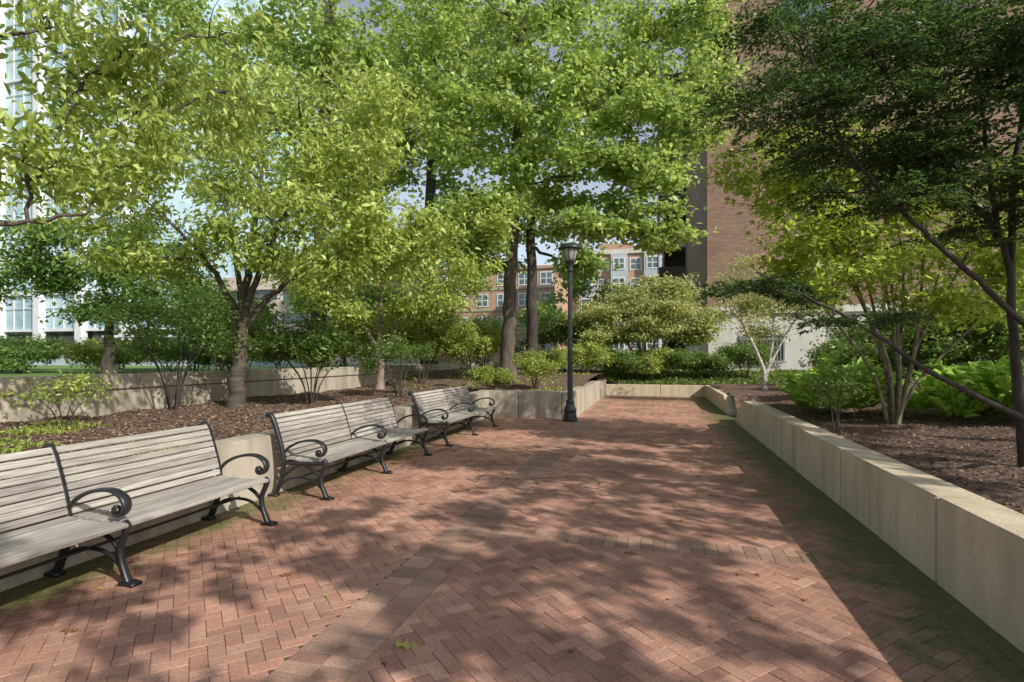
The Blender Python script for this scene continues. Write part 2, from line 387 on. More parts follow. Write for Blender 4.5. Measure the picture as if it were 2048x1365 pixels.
# ------------------------------------------------------------ ground, beds
def sm(a,b,x):
    t=np.clip((x-a)/(b-a),0,1); return t*t*(3-2*t)
def hb(x,y):
    x=np.asarray(x,float);y=np.asarray(y,float)
    l=.54+.12*np.clip((-4.3-x)/3.5,0,1)+.32*sm(13.6,19,y)
    r=.47+.10*np.clip((x-2.1)/4,0,1); r=r*(1-sm(0,1,1-np.abs(y-14.5)/1.1)*sm(3.4,2.2,x)*.93)
    f=.42+.4*sm(22.3,26,y)
    h=np.where(x<-1.9,l,r); h=np.where(y>22.1,np.maximum(f,0)*sm(-3.5,-1,x)+(1-sm(-3.5,-1,x))*l,h)
    return h+.025*np.sin(x*2.3+y*1.7)*np.sin(y*2.9-x)+.012*np.sin(x*9+y*7)
xs=np.arange(-8,14.01,.1);ys=np.arange(-6,30.01,.1)
XX,YY=np.meshgrid(xs,ys,indexing='ij'); ZZ=hb(XX,YY)+rng.normal(size=XX.shape)*.006
Vb=np.stack([XX,YY,ZZ],-1).reshape(-1,3); ny=len(ys)
i,j=np.meshgrid(np.arange(len(xs)-1),np.arange(ny-1),indexing='ij'); cx=xs[0]+.1*i+.05; cy=ys[0]+.1*j+.05
keep=(cx<-4.2)|((cx<-2.0)&(cy>13.4))|(cx>2.0)|(cy>22.2)
keep&=~((cx>2.3)&(cy>27.2))
q=(i*ny+j)[keep]; Fb=np.stack([q,q+ny,q+ny+1,q+1],-1)
ob('garden_bed_soil',npmesh('bed',Vb,Fb,True,M['mulch']),kind='structure')
g=Acc(); B=2500
X=[-B,-8.2,14,B];Y=[-B,-6,30,B]
for a in range(3):
    for b_ in range(3):
        if a==1 and b_==1: continue
        g.raw([(X[a],Y[b_],.93),(X[a+1],Y[b_],.93),(X[a+1],Y[b_+1],.93),(X[a],Y[b_+1],.93)],[(0,1,2,3)])
g.raw([(-8.2,-6,-.06),(14,-6,-.06),(14,30,-.06),(-8.2,30,-.06)],[(0,1,2,3)])
c8=[(-8.2,-6),(14,-6),(14,30),(-8.2,30)]
for a in range(4):
    p,q_=c8[a],c8[(a+1)%4]; g.raw([(*p,.93),(*q_,.93),(*q_,-.06),(*p,-.06)],[(0,1,2,3)])
ob('ground',g.mesh('ground',M['grass']),kind='structure')
ob('street',Acc().box(-200,200,36,46,.93,.936).mesh('street',M['asphalt']),kind='structure')
ob('sidewalk',Acc().box(-200,200,32.5,36,.93,1.03).mesh('sidewalk',M['gravel']),kind='structure')
def seg(name,label,acc,mat,bev=.012):
    return ob(name,acc.mesh(name,mat,bev),label=label,category='wall')
a=Acc(); J=[-5.6,-3.6,-1.65,.3,2.28,4.25,6.2,8.15,10.2,12.25]
for p,q in zip(J[:-1],J[1:]): a.box(1.81,2.11,p+.006,q-.006,-.03,.575)
a.prism([(12.256,-.03),(13.75,-.03),(13.75,.09),(12.5,.575),(12.256,.575)],'x',1.81,2.11)
seg('retaining_wall','low beige cast concrete wall edging the shaded planting bed',a,M['conc'])
a=Acc(); a.prism([(15.25,-.03),(17.4,-.03),(17.4,.45),(16.3,.45),(15.25,.09)],'x',1.83,2.13)
for p,q in ((17.4,19.6),(19.6,21.99)): a.box(1.83,2.13,p+.006,q-.006,-.03,.45)
seg('retaining_wall','short beige concrete wall with sloping end beside the path',a,M['conc'])
a=Acc()
for p,q in ((-1.9,.2),(.2,2.13)): a.box(p+.006,q-.006,22,22.3,-.03,.43)
seg('retaining_wall','low concrete wall closing the end of the brick path',a,M['conc'])
a=Acc()
for p,q in ((13.3,15.4),(15.4,17.6),(17.6,19.8),(19.8,22.3)): a.box(-2.2,-1.9,p+.006,q-.006,-.03,.66 if q<21 else .6)
a.box(-4.35,-3.3,13.3,13.6,-.03,.66);a.box(-3.288,-2.212,13.3,13.6,-.03,.66)
seg('planter_wall','beige concrete planter wall turning a corner behind the lamp post',a,M['concg'])
a=Acc(); y=-5.5
while y<13:
    y2=min(y+1.96,13.29); a.box(-4.35,-4.05,y+.006,y2-.006,-.03,.65); y=y2
    if y>13.2: break
seg('planter_wall','long beige concrete wall running behind the wooden benches',a,M['concg'])
a=Acc(); y=-5.8
while y<29.5:
    a.box(-8.22,-8.0,y+.008,y+2.992,.2,1.0); a.box(-8.24,-7.97,y+.008,y+2.992,1.012,1.24); y+=3
seg('boundary_wall','weathered concrete wall with a shadow groove behind the shrubs',a,M['concg'])

# ------------------------------------------------------------ benches
def ribbon(P,w,t):
    P=catmull(P,6); n=len(P); T=nrmz(np.gradient(P,axis=0)); Nn=np.stack([-T[:,1],T[:,0]],-1)
    w=1.1*np.interp(np.linspace(0,1,n),np.linspace(0,1,len(w)),w); t=1.18*np.interp(np.linspace(0,1,n),np.linspace(0,1,len(t)),t)
    V=[];k=8
    for i in range(n):
        for s in range(k):
            th=2*math.pi*(s+.5)/k; c=math.copysign(abs(math.cos(th))**.6,math.cos(th)); s_=math.copysign(abs(math.sin(th))**.6,math.sin(th))
            u=P[i]+Nn[i]*t[i]*c; V.append((u[0],w[i]*s_,u[1]))
    F=[(i*k+j,i*k+(j+1)%k,(i+1)*k+(j+1)%k,(i+1)*k+j) for i in range(n-1) for j in range(k)]
    F+=[tuple(range(k))[::-1],tuple((n-1)*k+j for j in range(k))]
    return V,F
UP=[(.02,.0),(.07,.08),(.125,.22),(.145,.38),(.12,.52),(.07,.68),(.025,.8),(-.005,.862),(-.035,.885),(-.058,.868),(-.05,.845)]
fr=Acc()
fr.raw(*ribbon(UP,[.026,.022,.022,.024,.024,.022],[.022,.019,.02,.022,.018,.014]))
fr.raw(*ribbon([(.675,.0),(.64,.07),(.605,.16),(.6,.25),(.635,.33),(.655,.385),(.63,.415)],[.028,.02,.02,.022],[.02,.016,.017,.018]))
fr.raw(*ribbon([(.64,.385),(.5,.37),(.35,.365),(.145,.36)],[.018,.018],[.02,.017]))
fr.raw(*ribbon([(.135,.44),(.165,.49),(.23,.545),(.33,.59),(.45,.615),(.55,.612),(.625,.575),(.65,.52),(.625,.47),(.58,.455),(.55,.475),(.556,.505),(.58,.505)],
               [.014,.018,.027,.032,.03,.02,.014],[.011,.011,.011,.011,.011]))
fr.raw(*ribbon([(.115,.2),(.2,.27),(.3,.33),(.36,.36)],[.014,.014],[.012,.012]))
fr.raw(*ribbon([(.61,.2),(.53,.28),(.44,.33),(.37,.36)],[.014,.014],[.012,.012]))
fr.raw(*ribbon([(.08,.1),(.2,.19),(.36,.215),(.5,.19),(.625,.1)],[.012,.012],[.01,.01]))
fr.raw(*ribbon([(-.03,.012),(.03,.018),(.075,.012)],[.035,.035],[.012,.014]))
fr.raw(*ribbon([(.62,.012),(.675,.018),(.735,.01)],[.038,.038],[.012,.014]))
V=[];F=[];k=14
for sy in (-.022,.022):
    for s in range(k): V.append((.575+.02*math.cos(2*math.pi*s/k),sy,.487+.02*math.sin(2*math.pi*s/k)))
F=[(s,(s+1)%k,k+(s+1)%k,k+s) for s in range(k)]+[tuple(range(k))[::-1],tuple(range(k,2*k))]
fr.raw(V,F)
frame=fr.mesh('cast_iron_side_frame',M['iron'],smooth=True)
Lb=1.35
def slats(name,rows):
    bm=bmesh.new()
    for (u,z,ang,w,t) in rows:
        for s in (0,1):
            y0=-Lb+s*Lb+.014; y1=y0+Lb-.028
            r=bmesh.ops.create_cube(bm,size=1); vs=r['verts']
            mat=Matrix.Translation((u,(y0+y1)/2,z+random.gauss(0,.0012)))@Matrix.Rotation(-ang,4,'Y')@Matrix.Diagonal((w,y1-y0,t,1))
            bmesh.ops.transform(bm,matrix=mat,verts=vs)
    bmesh.ops.bevel(bm,geom=list(bm.edges),offset=.004,segments=2,affect='EDGES')
    me=bpy.data.meshes.new(name); bm.to_mesh(me); bm.free(); me.materials.append(M['wood'])
    return me
def slats_attr(me,k):
    cen=np.array([p.center for p in me.polygons]); h=np.sin(np.round(cen[:,0]*16)*12.9+np.round(cen[:,2]*17)*78.2+(cen[:,1]>0)*3.1+k)*43758.5
    a=me.attributes.new('shade','FLOAT','FACE'); a.data.foreach_set('value',(h-np.floor(h)).astype(np.float32)); return me
rows=[]
for i in range(8):
    u=.655-.066*i; z=.412-.018*math.sin(min(1,(.655-u)/.46)*math.pi)
    if i==0: z-=.008
    rows.append((u,z,.0 if i else -.25,.061,.024))
seatm=slats_attr(slats('seat',rows),1)
up=catmull(UP,20); rows=[]
for z in np.linspace(.452,.85,9):
    i=int(np.argmin(np.abs(up[:,1]-z)+(up[:,0]<-.03)*9)); d=up[i+1]-up[i-1]; ang=math.atan2(d[1],d[0])
    n_=np.array([d[1],-d[0]])/np.hypot(*d); p=up[i]+n_*.018
    rows.append((p[0],p[1],ang,.0455,.02))
backm=slats_attr(slats('backrest',rows),2)
rod=Acc()
for (u,z) in ((.36,.225),(.13,.36)):
    V=[];k=10
    for yy in (-Lb,Lb):
        for s in range(k): V.append((u+.011*math.cos(2*math.pi*s/k),yy,z+.011*math.sin(2*math.pi*s/k)))
    rod.raw(V,[(s,(s+1)%k,k+(s+1)%k,k+s) for s in range(k)])
rodm=rod.mesh('stretcher_rods',M['iron'],smooth=True)
b0=ob('park_bench',None,None,(-4.02,2.87,0),category='bench',group='park benches along the planter wall',
      label='weathered wooden slat bench with black iron arms, sunlit')
parts=[ob('seat',seatm,b0),ob('backrest',backm,b0),ob('stretcher_rod',rodm,b0)]
for s in (-1,0,1): parts.append(ob('side_frame',frame,b0,(0,s*Lb,0)))
for yy,lb,rz in ((6.46,'weathered wooden slat bench with curled iron arms by the wall',.006),(10.05,'weathered slat bench with iron scroll arms near lamp post',-.008)):
    c=b0.copy(); COL.objects.link(c); c.location=(-4.02,yy,0); c.rotation_euler[2]=rz; c['label']=lb
    for p in parts:
        d=p.copy(); d.parent=c; COL.objects.link(d)

# ------------------------------------------------------------ street lamp
def lathe(acc,prof,k=24,flute=0):
    V=[]
    for r,z in prof:
        for s in range(k):
            rr=r*(1+(flute if s%2 else 0)) if r>.03 else r
            V.append((rr*math.cos(2*math.pi*s/k),rr*math.sin(2*math.pi*s/k),z))
    F=[(i*k+j,i*k+(j+1)%k,(i+1)*k+(j+1)%k,(i+1)*k+j) for i in range(len(prof)-1) for j in range(k)]
    F+=[tuple(range(k))[::-1],tuple((len(prof)-1)*k+j for j in range(k))]
    acc.raw(V,F)
lamp=ob('street_lamp',None,None,(-1.93,12.85,0),label='tall black lamp post with glass lantern beside the planter corner',category='street lamp')
a=Acc(); lathe(a,[(.185,0),(.185,.05),(.16,.07),(.155,.14),(.135,.2),(.15,.25),(.12,.33),(.09,.42),(.1,.46),(.075,.5)],24)
ob('base',a.mesh('base',M['lampiron'],smooth=False),lamp)
a=Acc(); lathe(a,[(.066,.5),(.06,1.5),(.054,2.6),(.048,3.5)],24,-.1); lathe(a,[(.055,3.5),(.078,3.52),(.078,3.57),(.05,3.61),(.06,3.66),(.1,3.72),(.115,3.75)],24)
ob('post',a.mesh('post',M['lampiron']),lamp)
lan=ob('lantern',None,lamp)
a=Acc(); lathe(a,[(.1,3.75),(.13,3.83),(.165,3.94),(.19,4.04)],24); ob('glass',a.mesh('glass',M['frost'],smooth=True),lan)
a=Acc(); lathe(a,[(.19,4.03),(.265,4.035),(.275,4.05),(.265,4.08),(.23,4.125),(.17,4.16),(.09,4.18),(.04,4.187),(.005,4.19)],24)
ob('roof',a.mesh('roof',M['lampiron'],smooth=True),lan)
tb=Tubes()
for s in range(8):
    th=s*math.pi/4; P=[(r*math.cos(th),r*math.sin(th),z) for r,z in ((.105,3.74),(.136,3.83),(.171,3.94),(.197,4.04))]; tb.add(P,[.008]*4,5)
ob('rib_cage',tb.mesh('ribs',M['lampiron']),lan)

# ------------------------------------------------------------ buildings
def building(name,label): return ob(name,None,None,(0,0,0),label=label,category='building')
def window(w,h,fr=.08,mull=1,bars=1,fm='wpaint',gm='glass'):
    a=Acc(); a.box(-w/2,w/2,-.06,-.0,0,fr);a.box(-w/2,w/2,-.06,0,h-fr,h);a.box(-w/2,-w/2+fr,-.06,0,fr,h-fr);a.box(w/2-fr,w/2,-.06,0,fr,h-fr)
    for i in range(mull):
        x=-w/2+w*(i+1)/(mull+1); a.box(x-fr*.4,x+fr*.4,-.05,0,fr,h-fr)
    for i in range(bars):
        z=h*(i+1)/(bars+1); a.box(-w/2+fr,w/2-fr,-.045,0,z-fr*.35,z+fr*.35)
    n=len(a.F); a.box(-w/2+.01,w/2-.01,-.03,.0,.01,h-.01)
    me=a.mesh('window',M[fm]); me.materials.append(M[gm])
    for p in me.polygons[n:]: p.material_index=1
    return me
t=building('brick_tower','tall brown red brick apartment tower with pale ground floor')
ob('wall',Acc().box(2.35,34,27.0,46,3.8,40).mesh('wall',M['tbrick']),t)
ob('ground_floor',Acc().box(2.4,34,27.06,46,.3,3.5).box(2.3,34.1,26.94,46.1,3.5,3.8).mesh('gf',M['white']),t)
a=Acc()
for i in range(13): a.box(3.9+i*.14,3.93+i*.14,26.9,26.93,1.3,2.3)
a.box(3.8,5.7,26.88,26.94,2.3,2.36); a.box(3.8,5.7,26.88,26.94,1.24,1.3)
ob('railing',a.mesh('railing',M['roofgrey']),t)
wm=window(2.0,1.5,.07,1,0,'roofgrey','glass')
for x in (6.4,11.6,16.8,22):
    for z in (8.4,16.1): ob('window',wm,t,(x,26.998,z))
wm2=window(1.9,1.2,.07,2,0,'roofgrey','glass')
for x in (4.7,8.6,12.5): ob('window',wm2,t,(x,27.05,1.3))
t2=building('apartment_wing','balcony wing in shade-darkened brick with pale slab edges behind tower')
ob('wall',Acc().box(.75,6,47.4,60,.9,25).mesh('wall',M['shadebrick']),t2)
slab=Acc().box(.25,2.6,45.4,47.39,0,.28).mesh('slab',M['white'])
rail=Acc().box(.3,2.6,45.5,45.6,.3,1.5).mesh('rail',M['shadebrick'])
for z in np.arange(4.2,24,3.0):
    ob('balcony_slab',slab,t2,(0,0,float(z))); ob('balcony_parapet',rail,t2,(0,0,float(z)))
ob('fin_wall',Acc().box(.2,.28,45.35,47.6,.9,25).mesh('fin',M['shadebrick']),t2)
t=building('apartment_building','red brick apartment house with white framed windows')
ob('wall',Acc().box(-45,-12.5,70,85,.9,13).box(-45.2,-12.3,69.8,85,13.01,13.4).mesh('wall',M['rbrick']),t)
wm=window(1.7,1.7,.14,1,1)
for x in np.arange(-42.6,-13.2,2.9):
    for z in (2.2,5.2,8.2,10.9): ob('window',wm,t,(x,69.99,z))
a=Acc()
for z in (4.6,7.6,10.4): a.box(-45.02,-12.48,69.9,69.99,z,z+.25)
ob('cornice',a.mesh('c',M['concg']),t)
t=building('apartment_building','red brick apartment house with blue grey bay windows')
a=Acc(); a.box(-12,2.5,82,98,.9,17).box(-8,-3,81.9,98,17.02,18.2)
ob('wall',a.mesh('wall',M['rbrick']),t)
for x in (-10.9,-6.2,-1.5): ob('bay',Acc().box(x,x+2.3,81.2,81.99,2.2,16.6).mesh('bay',M['gpaint']),t)
ob('cornice',Acc().box(-12.2,2.7,81.7,81.95,16.65,17.3).mesh('c',M['white']),t)
wm=window(1.7,1.8,.16,1,1)
for x in (-9.75,-5.05,-.35):
    for z in (2.6,5.5,8.4,11.3,14.2): ob('window',wm,t,(x,81.19,z))
for x in (-7.4,-2.7,1.6):
    for z in (2.6,5.5,8.4,11.3,14.2): ob('window',wm,t,(x,81.99,z))
t=building('parking_garage','pinkish precast building with long dark strip openings')
for z in (.9,3.5,6.1,8.7): ob('spandrel',Acc().box(-50,-27,50,64,z,z+1.45).mesh('sp',M['pbrick']),t)
ob('strip_window',Acc().box(-49.9,-27.1,50.35,63.8,1.0,10.0).mesh('g',M['glass']),t)
pme=Acc().box(0,.5,0,.45,0,1.15).mesh('p',M['white'])
for x in np.arange(-49.5,-27.5,3.6):
    for z in (2.35,4.95,7.55): ob('pier',pme,t,(x,50.05,z))
t=building('office_tower','tall white office tower with pale blue curtain glass')
ob('window_wall',Acc().box(-92,-51,47,75,4.5,64).mesh('g',M['bglass']),t)
pme=Acc().box(0,.9,0,.78,0,63.1).mesh('p',M['wpaint'])
for x in np.arange(-92,-51,6.1): ob('pier',pme,t,(x,46.2,.9))
a=Acc()
for z in np.arange(4.4,64,4.1): a.box(-92,-51,46.7,46.97,z,z+.28)
ob('floor_band',a.mesh('s',M['wpaint']),t)
a=Acc()
for x in np.arange(-91,-51,1.5): a.box(x,x+.05,46.85,46.97,4.5,64)
for z in np.arange(7.0,64,4.1): a.box(-92,-51,46.86,46.96,z,z+.05)
ob('mullion_grid',a.mesh('m',M['wpaint']),t)
ob('lobby',Acc().box(-91,-52,52,74,.9,4.4).mesh('l',M['glass']),t)
a=Acc()
for x in np.arange(-46,-21.5,2.4): a.box(x+.01,x+2.39,29.6,29.8,.93,1.62)
seg('screen_wall','long low grey concrete wall by the street',a,M['gpaint'],0)
p=ob('garden_pavilion',None,None,(-37,33.8,0),label='small flat roofed cedar slat shelter across the lawn',category='shelter')
pme=Acc().box(-.06,.06,-.06,.06,1.03,3.0).mesh('p',M['roofgrey'])
for x in (-3.4,-1.2,1.2,3.4): ob('post',pme,p,(x,0,0))
ob('roof',Acc().box(-3.9,3.9,-1,1.4,3.0,3.18).mesh('r',M['wpaint']),p)
a=Acc()
for i in range(8): a.box(-1.1,1.1,.1,.14,1.3+i*.19,1.43+i*.19); a.box(-3.3,-1.3,.1,.14,1.3+i*.19,1.43+i*.19)
ob('slat_screen',a.mesh('s',M['slatwood']),p)

# ------------------------------------------------------------ trees
def P(*p): return [S(*q) for q in p]
tree('cherry_tree','spreading cherry tree with bright leaves behind the benches','tree',
 [P((-4.76,9.5,.55),(-4.72,9.5,1.2),(-4.68,9.5,1.8),(-4.64,9.5,2.4),(-4.55,9.6,3.4),(-4.4,9.7,4.8)),
  P((-4.66,9.5,1.95),(-4.2,9.45,2.5),(-3.5,9.4,3.0),(-2.6,9.4,3.5)),
  P((-4.66,9.5,2.0),(-4.95,9.4,2.7),(-5.4,9.3,3.4),(-6.1,9.2,4.1)),
  P((-4.64,9.5,2.1),(-4.3,9.3,2.9),(-3.8,9.2,3.9),(-3.3,9.2,4.9)),
  P((-4.64,9.5,2.2),(-4.85,9.7,3.1),(-5.2,9.9,4.4))],
 [(S(-4.5,9.5,4.7),(2.0,1.8,1.1),1.4),(S(-6.4,9.2,4.1),(1.5,1.5,.9),1.0),(S(-2.7,9.4,4.3),(1.5,1.5,1.0),1.1),(S(-5.7,9.4,5.3),(1.5,1.5,.8),.8),
  (S(-1.7,9.3,3.5),(1.0,1.1,.6),.7),(S(-3.8,9.8,6.0),(2.1,1.7,.9),1.2),(S(-5.9,8.9,3.1),(1.1,1.1,.4),.5),(S(-2.8,9.2,3.15),(1.3,1.0,.4),.6),(S(-2.3,9.8,5.4),(1.2,1.2,.7),.6),(S(-4.0,9.0,3.35),(1.1,.9,.35),.45)],
 M['cherry'],M['cbark'],.15,L=.135,wr=.42,kind='4',k=17,sp=.15,cl=140,subs=13,droop=.6,rtop=.2,sf=.45,limb=.26,clump=.2,sub_r=.17)
tree('cherry_tree','small pink barked tree with spreading crown in the mulch bed','tree',
 [P((-3.58,14.9,.6),(-3.55,14.9,1.3),(-3.6,14.9,2.0),(-3.5,14.9,3.5)),P((-3.55,14.9,1.5),(-3.1,14.8,2.3),(-2.4,14.6,3.3)),P((-3.55,14.9,1.6),(-4.1,14.8,2.5),(-4.9,14.6,3.4))],
 [(S(-3.5,15,4.7),(2.3,1.8,1.0),1.5),(S(-1.8,14.6,3.7),(1.5,1.3,.9),1.1),(S(-5,14.6,3.8),(1.4,1.3,.8),1),(S(-2.4,14.5,2.9),(1.5,1,.4),.6),(S(-1.3,15,5.2),(1.5,1.3,.8),.9),(S(-4.4,14.4,3.0),(1.2,.9,.4),.45)],
 M['cherry'],M['pbark'],.12,L=.15,wr=.45,k=17,sp=.17,cl=150,subs=13,droop=.5,rtop=.3,sf=.5,limb=.3,clump=.2)
tree('cherry_tree','cherry tree with long drooping leaves arching over the benches','tree',
 [P((-6.9,4.0,.6),(-6.9,4.1,1.6),(-6.8,4.2,2.4),(-6.2,4.6,3.6)),P((-6.85,4.1,2.0),(-5.9,4.7,2.55),(-4.9,5.1,2.72),(-4.1,5.3,2.88)),P((-6.8,4.2,2.2),(-6,4.8,3.2),(-5,5.3,4)),P((-6.8,4.2,2.4),(-6,4.8,4),(-4.6,5.5,4.8)),P((-6.5,4.3,2.8),(-5,4.2,4.8),(-2.8,4.2,5.7))],
 [(S(-4.4,5.6,4.3),(1.2,.9,.6),1.0),(S(-4.7,5.3,3.4),(.8,.6,.4),.6),(S(-3.6,5.9,4.9),(1.2,1.0,.5),.8),(S(-5.6,5.0,5.2),(1.5,1.2,.7),.7),(S(-4.0,5.5,3.65),(.7,.5,.35),.5),(S(-3.0,6.0,4.4),(.7,.6,.35),.35),
  (S(-1.7,4.3,5.9),(1.5,1.3,.5),.8),(S(-3.2,3.9,5.8),(1.5,1.2,.5),.6)],  # these two lobes lie above the view, added to shade the boundary wall
 M['cherry'],M['cbark'],.14,L=.125,wr=.4,kind='6',k=13,sp=.16,cl=80,subs=11,droop=.7,rtop=.25,sf=.36,limb=.22,clump=.27)
OK=dict(L=.165,wr=.8,kind='4',k=19,sp=.18,flat=.4,droop=.1,up=.05,clump=.2,limb=.3)
tree('oak_tree','tall pin oak rising over the planter with airy crown','tree',
 [P((-.15,17,.85),(-.1,17,3),(.1,17,6.2),(.2,17,9.5),(.3,17,13),(.3,17,15))],
 [(S(2,16.5,10.3),(2.8,2.2,1.6),1.5),(S(-1.9,16.5,10),(2.8,2.2,1.7),1.3),(S(3.7,16,8.3),(2.3,1.9,1.1),1.2),(S(-.3,15.6,7.9),(2.4,1.8,1.2),1.1),
  (S(1.9,15.8,6.7),(2.2,1.7,.9),1.0),(S(3.6,15.6,6.0),(1.4,1.3,.6),.6),(S(5.0,16.5,10),(1.8,1.7,1.3),1.0),(S(.2,16.5,12.4),(3.6,2.6,1.2),1.4),
  (S(-.9,15.6,5.7),(1.5,1.3,.6),.6),(S(5.4,16.5,11.9),(1.8,1.7,.9),.8),(S(3.9,15.8,7.0),(1.5,1.3,.5),.6),(S(1.0,15.6,8.9),(2,1.5,.8),.8),(S(2.3,15.9,5.3),(1.6,1.2,.5),.7),(S(4.1,15.9,5.0),(1.1,.9,.45),.45),(S(-.8,15.7,4.8),(1.0,.9,.4),.3),(S(5.6,16.2,8.6),(1.2,1.2,.7),.5)],
 M['oak'],M['bark'],.24,cl=175,subs=16,rtop=.35,**OK)
tree('oak_tree','tall oak with pale straight trunk behind the cherry tree','tree',
 [P((-5.5,15.6,.7),(-5.45,15.6,4),(-5.35,15.7,8),(-5.2,15.8,13))],
 [(S(-5.3,16,10.8),(3.4,2.2,1.7),1.6),(S(-8.8,16,10.6),(2.4,2,1.4),.9),(S(-3.2,16,8.4),(2.0,1.7,1.2),1),(S(-7.2,16,8.2),(2.2,1.8,1.1),.9),(S(-4.7,16.3,7),(2.2,1.5,.8),.8)],
 M['oak'],M['bark'],.23,cl=160,subs=14,rtop=.45,**OK)
OK2=dict(L=.24,wr=.85,kind='4',k=18,sp=.32,flat=.45,droop=.1,up=.05,clump=.22,limb=.3)
tree('oak_tree','dark trunked oak further along the lawn','tree',
 [P((.85,24,.9),(.85,24,5),(.8,24,10),(.8,24,16))],
 [(S(2.8,24,11),(3.2,2,2.2),1.1),(S(-2,24,13),(3.5,2,2.2),1.2),(S(.5,24,8),(2.8,2,1.3),.9),(S(4.5,24,14.5),(3,2,1.6),.8),(S(5.5,24,9),(2,2,1.2),.5),(S(-1.5,24,16),(4,2,1.5),.9),(S(2.6,24,5.7),(1.8,1.2,.8),.45)],
 M['oakfar'],M['dbark'],.27,cl=130,rtop=.45,**OK2)
tree('oak_tree','large shaded oak with dark trunk on the lawn','tree',
 [P((-3.9,26,.9),(-3.9,26,6),(-3.8,26,11),(-3.6,26,17))],
 [(S(-4,26,12),(3.8,2,2.7),1.3),(S(-8,26,10.5),(3.2,2,2.2),1.2),(S(-1.5,26,9),(2.8,2,1.8),1),(S(-6,26,7),(3.4,2,1.3),1),(S(-10,26,15),(4,2,2),1),(S(-4,26,16),(4,2,1.6),.9),(S(-11,26,8.5),(2.5,2,1.4),.7),(S(-1.6,26,5.6),(1.8,1.5,.9),.5)],
 M['oakfar'],M['dbark'],.33,cl=135,rtop=.5,**OK2)
tree('shade_tree','dark leaved tree on the lawn in front of office tower','tree',
 [P((-13.2,18,.9),(-13.2,18,2.5),(-13.4,18,4.2))],
 [(S(-14.3,18,5.2),(2.6,1.8,1.1),1.2),(S(-12.0,18,4.8),(2.0,1.5,1.1),1.1),(S(-16,18,4.2),(2,1.5,.9),1),(S(-13,18,3.3),(2.6,1.5,.6),.7),(S(-10.6,17.5,3.9),(1.3,1.2,.9),.6)],
 M['shrub'],M['dbark'],.2,L=.17,wr=.6,k=20,sp=.22,cl=140,limb=.3)
tree('shade_tree','slender leafy tree by the street screening the far buildings','tree',
 [P((3.6,34,.9),(3.6,34,4),(3.6,34,7))],
 [(S(3.6,34,6.5),(2,1.8,1.6),1),(S(6,34,5),(1.6,1.5,1.2),.7),(S(1.6,34,4.6),(1.4,1.5,1.2),.6)],
 M['oakfar'],M['dbark'],.16,cl=110,rtop=.4,**OK2)
tree('shade_tree','rounded leafy street tree before the precast building','tree',
 [P((-9.5,31,.9),(-9.5,31,3),(-9.4,31,5.5))],
 [(S(-9.5,31,5.8),(2.6,1.8,1.5),1.2),(S(-12,31,4.8),(1.8,1.5,1.2),.8),(S(-6.8,31,4.6),(1.9,1.5,1.2),.8)],
 M['oakfar'],M['dbark'],.16,cl=110,rtop=.4,**OK2)
# right hand trees
tree('maple_tree','multi stemmed maple with glowing yellow green leaves','tree',
 [P((5.6,8.1,.5),(5.55,8.1,1.2),(5.1,8.1,2.4),(4.5,8.1,3.6)),P((5.65,8.1,.5),(5.7,8.15,1.5),(5.5,8.2,2.9),(5.2,8.2,4.3)),
  P((5.7,8.1,.5),(5.85,8.1,1.3),(6.2,8.1,2.4),(6.5,8.1,3.7)),P((5.6,8.0,.5),(5.75,7.9,1.4),(5.9,7.9,2.8),(5.9,8,4.4)),P((5.7,8.2,.5),(6.1,8.2,1.2),(6.8,8.1,2.0),(7.2,8,2.8)),
  P((5.55,8.1,.5),(5.3,8.1,1.3),(4.7,8.1,2.1),(4.1,8.1,2.9)),P((5.6,8.1,.5),(5.5,8.2,1.7),(5.3,8.3,2.8),(4.7,8.3,4.1)),P((5.65,8.1,.5),(6.0,8.2,1.6),(6.2,8.3,2.8),(6.3,8.3,4.2)),
  P((5.6,8.05,.5),(5.45,8.0,1.5),(5.0,8.0,2.6),(4.8,8.0,3.9)),P((5.68,8.1,.5),(5.9,8.0,1.7),(6.5,7.9,2.9),(6.9,7.9,4.0)),
  P((5.62,8.0,.5),(5.6,7.95,1.6),(5.4,7.9,3.0),(5.3,7.9,4.4)),P((5.66,8.15,.5),(5.8,8.2,1.8),(5.85,8.25,3.0),(5.6,8.3,4.6))],
 [(S(4.0,8,3.4),(.9,.8,.6),1.1),(S(5.1,8.3,4.2),(1.1,1.0,.7),1.3),(S(6.4,8.1,3.3),(1.1,.9,.7),1.3),(S(3.9,8.4,4.4),(.8,.9,.6),.9),(S(6.9,8.2,4.2),(1.1,1,.7),1),(S(5.2,7.9,2.7),(1.1,.8,.45),.9),
  (S(7.2,8,2.5),(.8,.8,.5),.7),(S(5.3,8.5,5.3),(1.5,1.1,.6),.7),(S(4.2,8,2.6),(.7,.6,.4),.55),(S(6.2,8,2.4),(.9,.7,.35),.5),(S(5.2,8.3,3.4),(1,.8,.4),.8)],
 M['maple'],M['mbark'],.031,L=.105,wr=.9,kind='9',k=13,sp=.14,cl=110,subs=11,droop=.3,flat=.4,rtop=.35,flare=False,limb=.4,clump=.25)
tree('small_tree','pale barked small tree with thin leaves by the wall opening','tree',
 [P((7.8,17,.5),(7.75,17,1.2),(7.3,17,2.2),(6.9,17,3)),P((7.8,17,.6),(8,17,1.6),(8.1,17,2.8)),P((7.78,17,.9),(8.3,17,1.9),(8.9,17,2.9))],
 [(S(7.0,17,3.1),(1.0,1,.6),.9),(S(8.2,17,3.3),(1.2,1,.7),1.1),(S(9.1,17,3.1),(1,1,.5),.7),(S(7.7,17,2.5),(1.2,1,.3),.5),(S(7.8,17.4,4.2),(1.4,1,.6),.8)],
 M['jmaple'],M['wbark'],.075,L=.1,wr=.6,k=15,sp=.18,cl=110,rtop=.35,sf=.7)
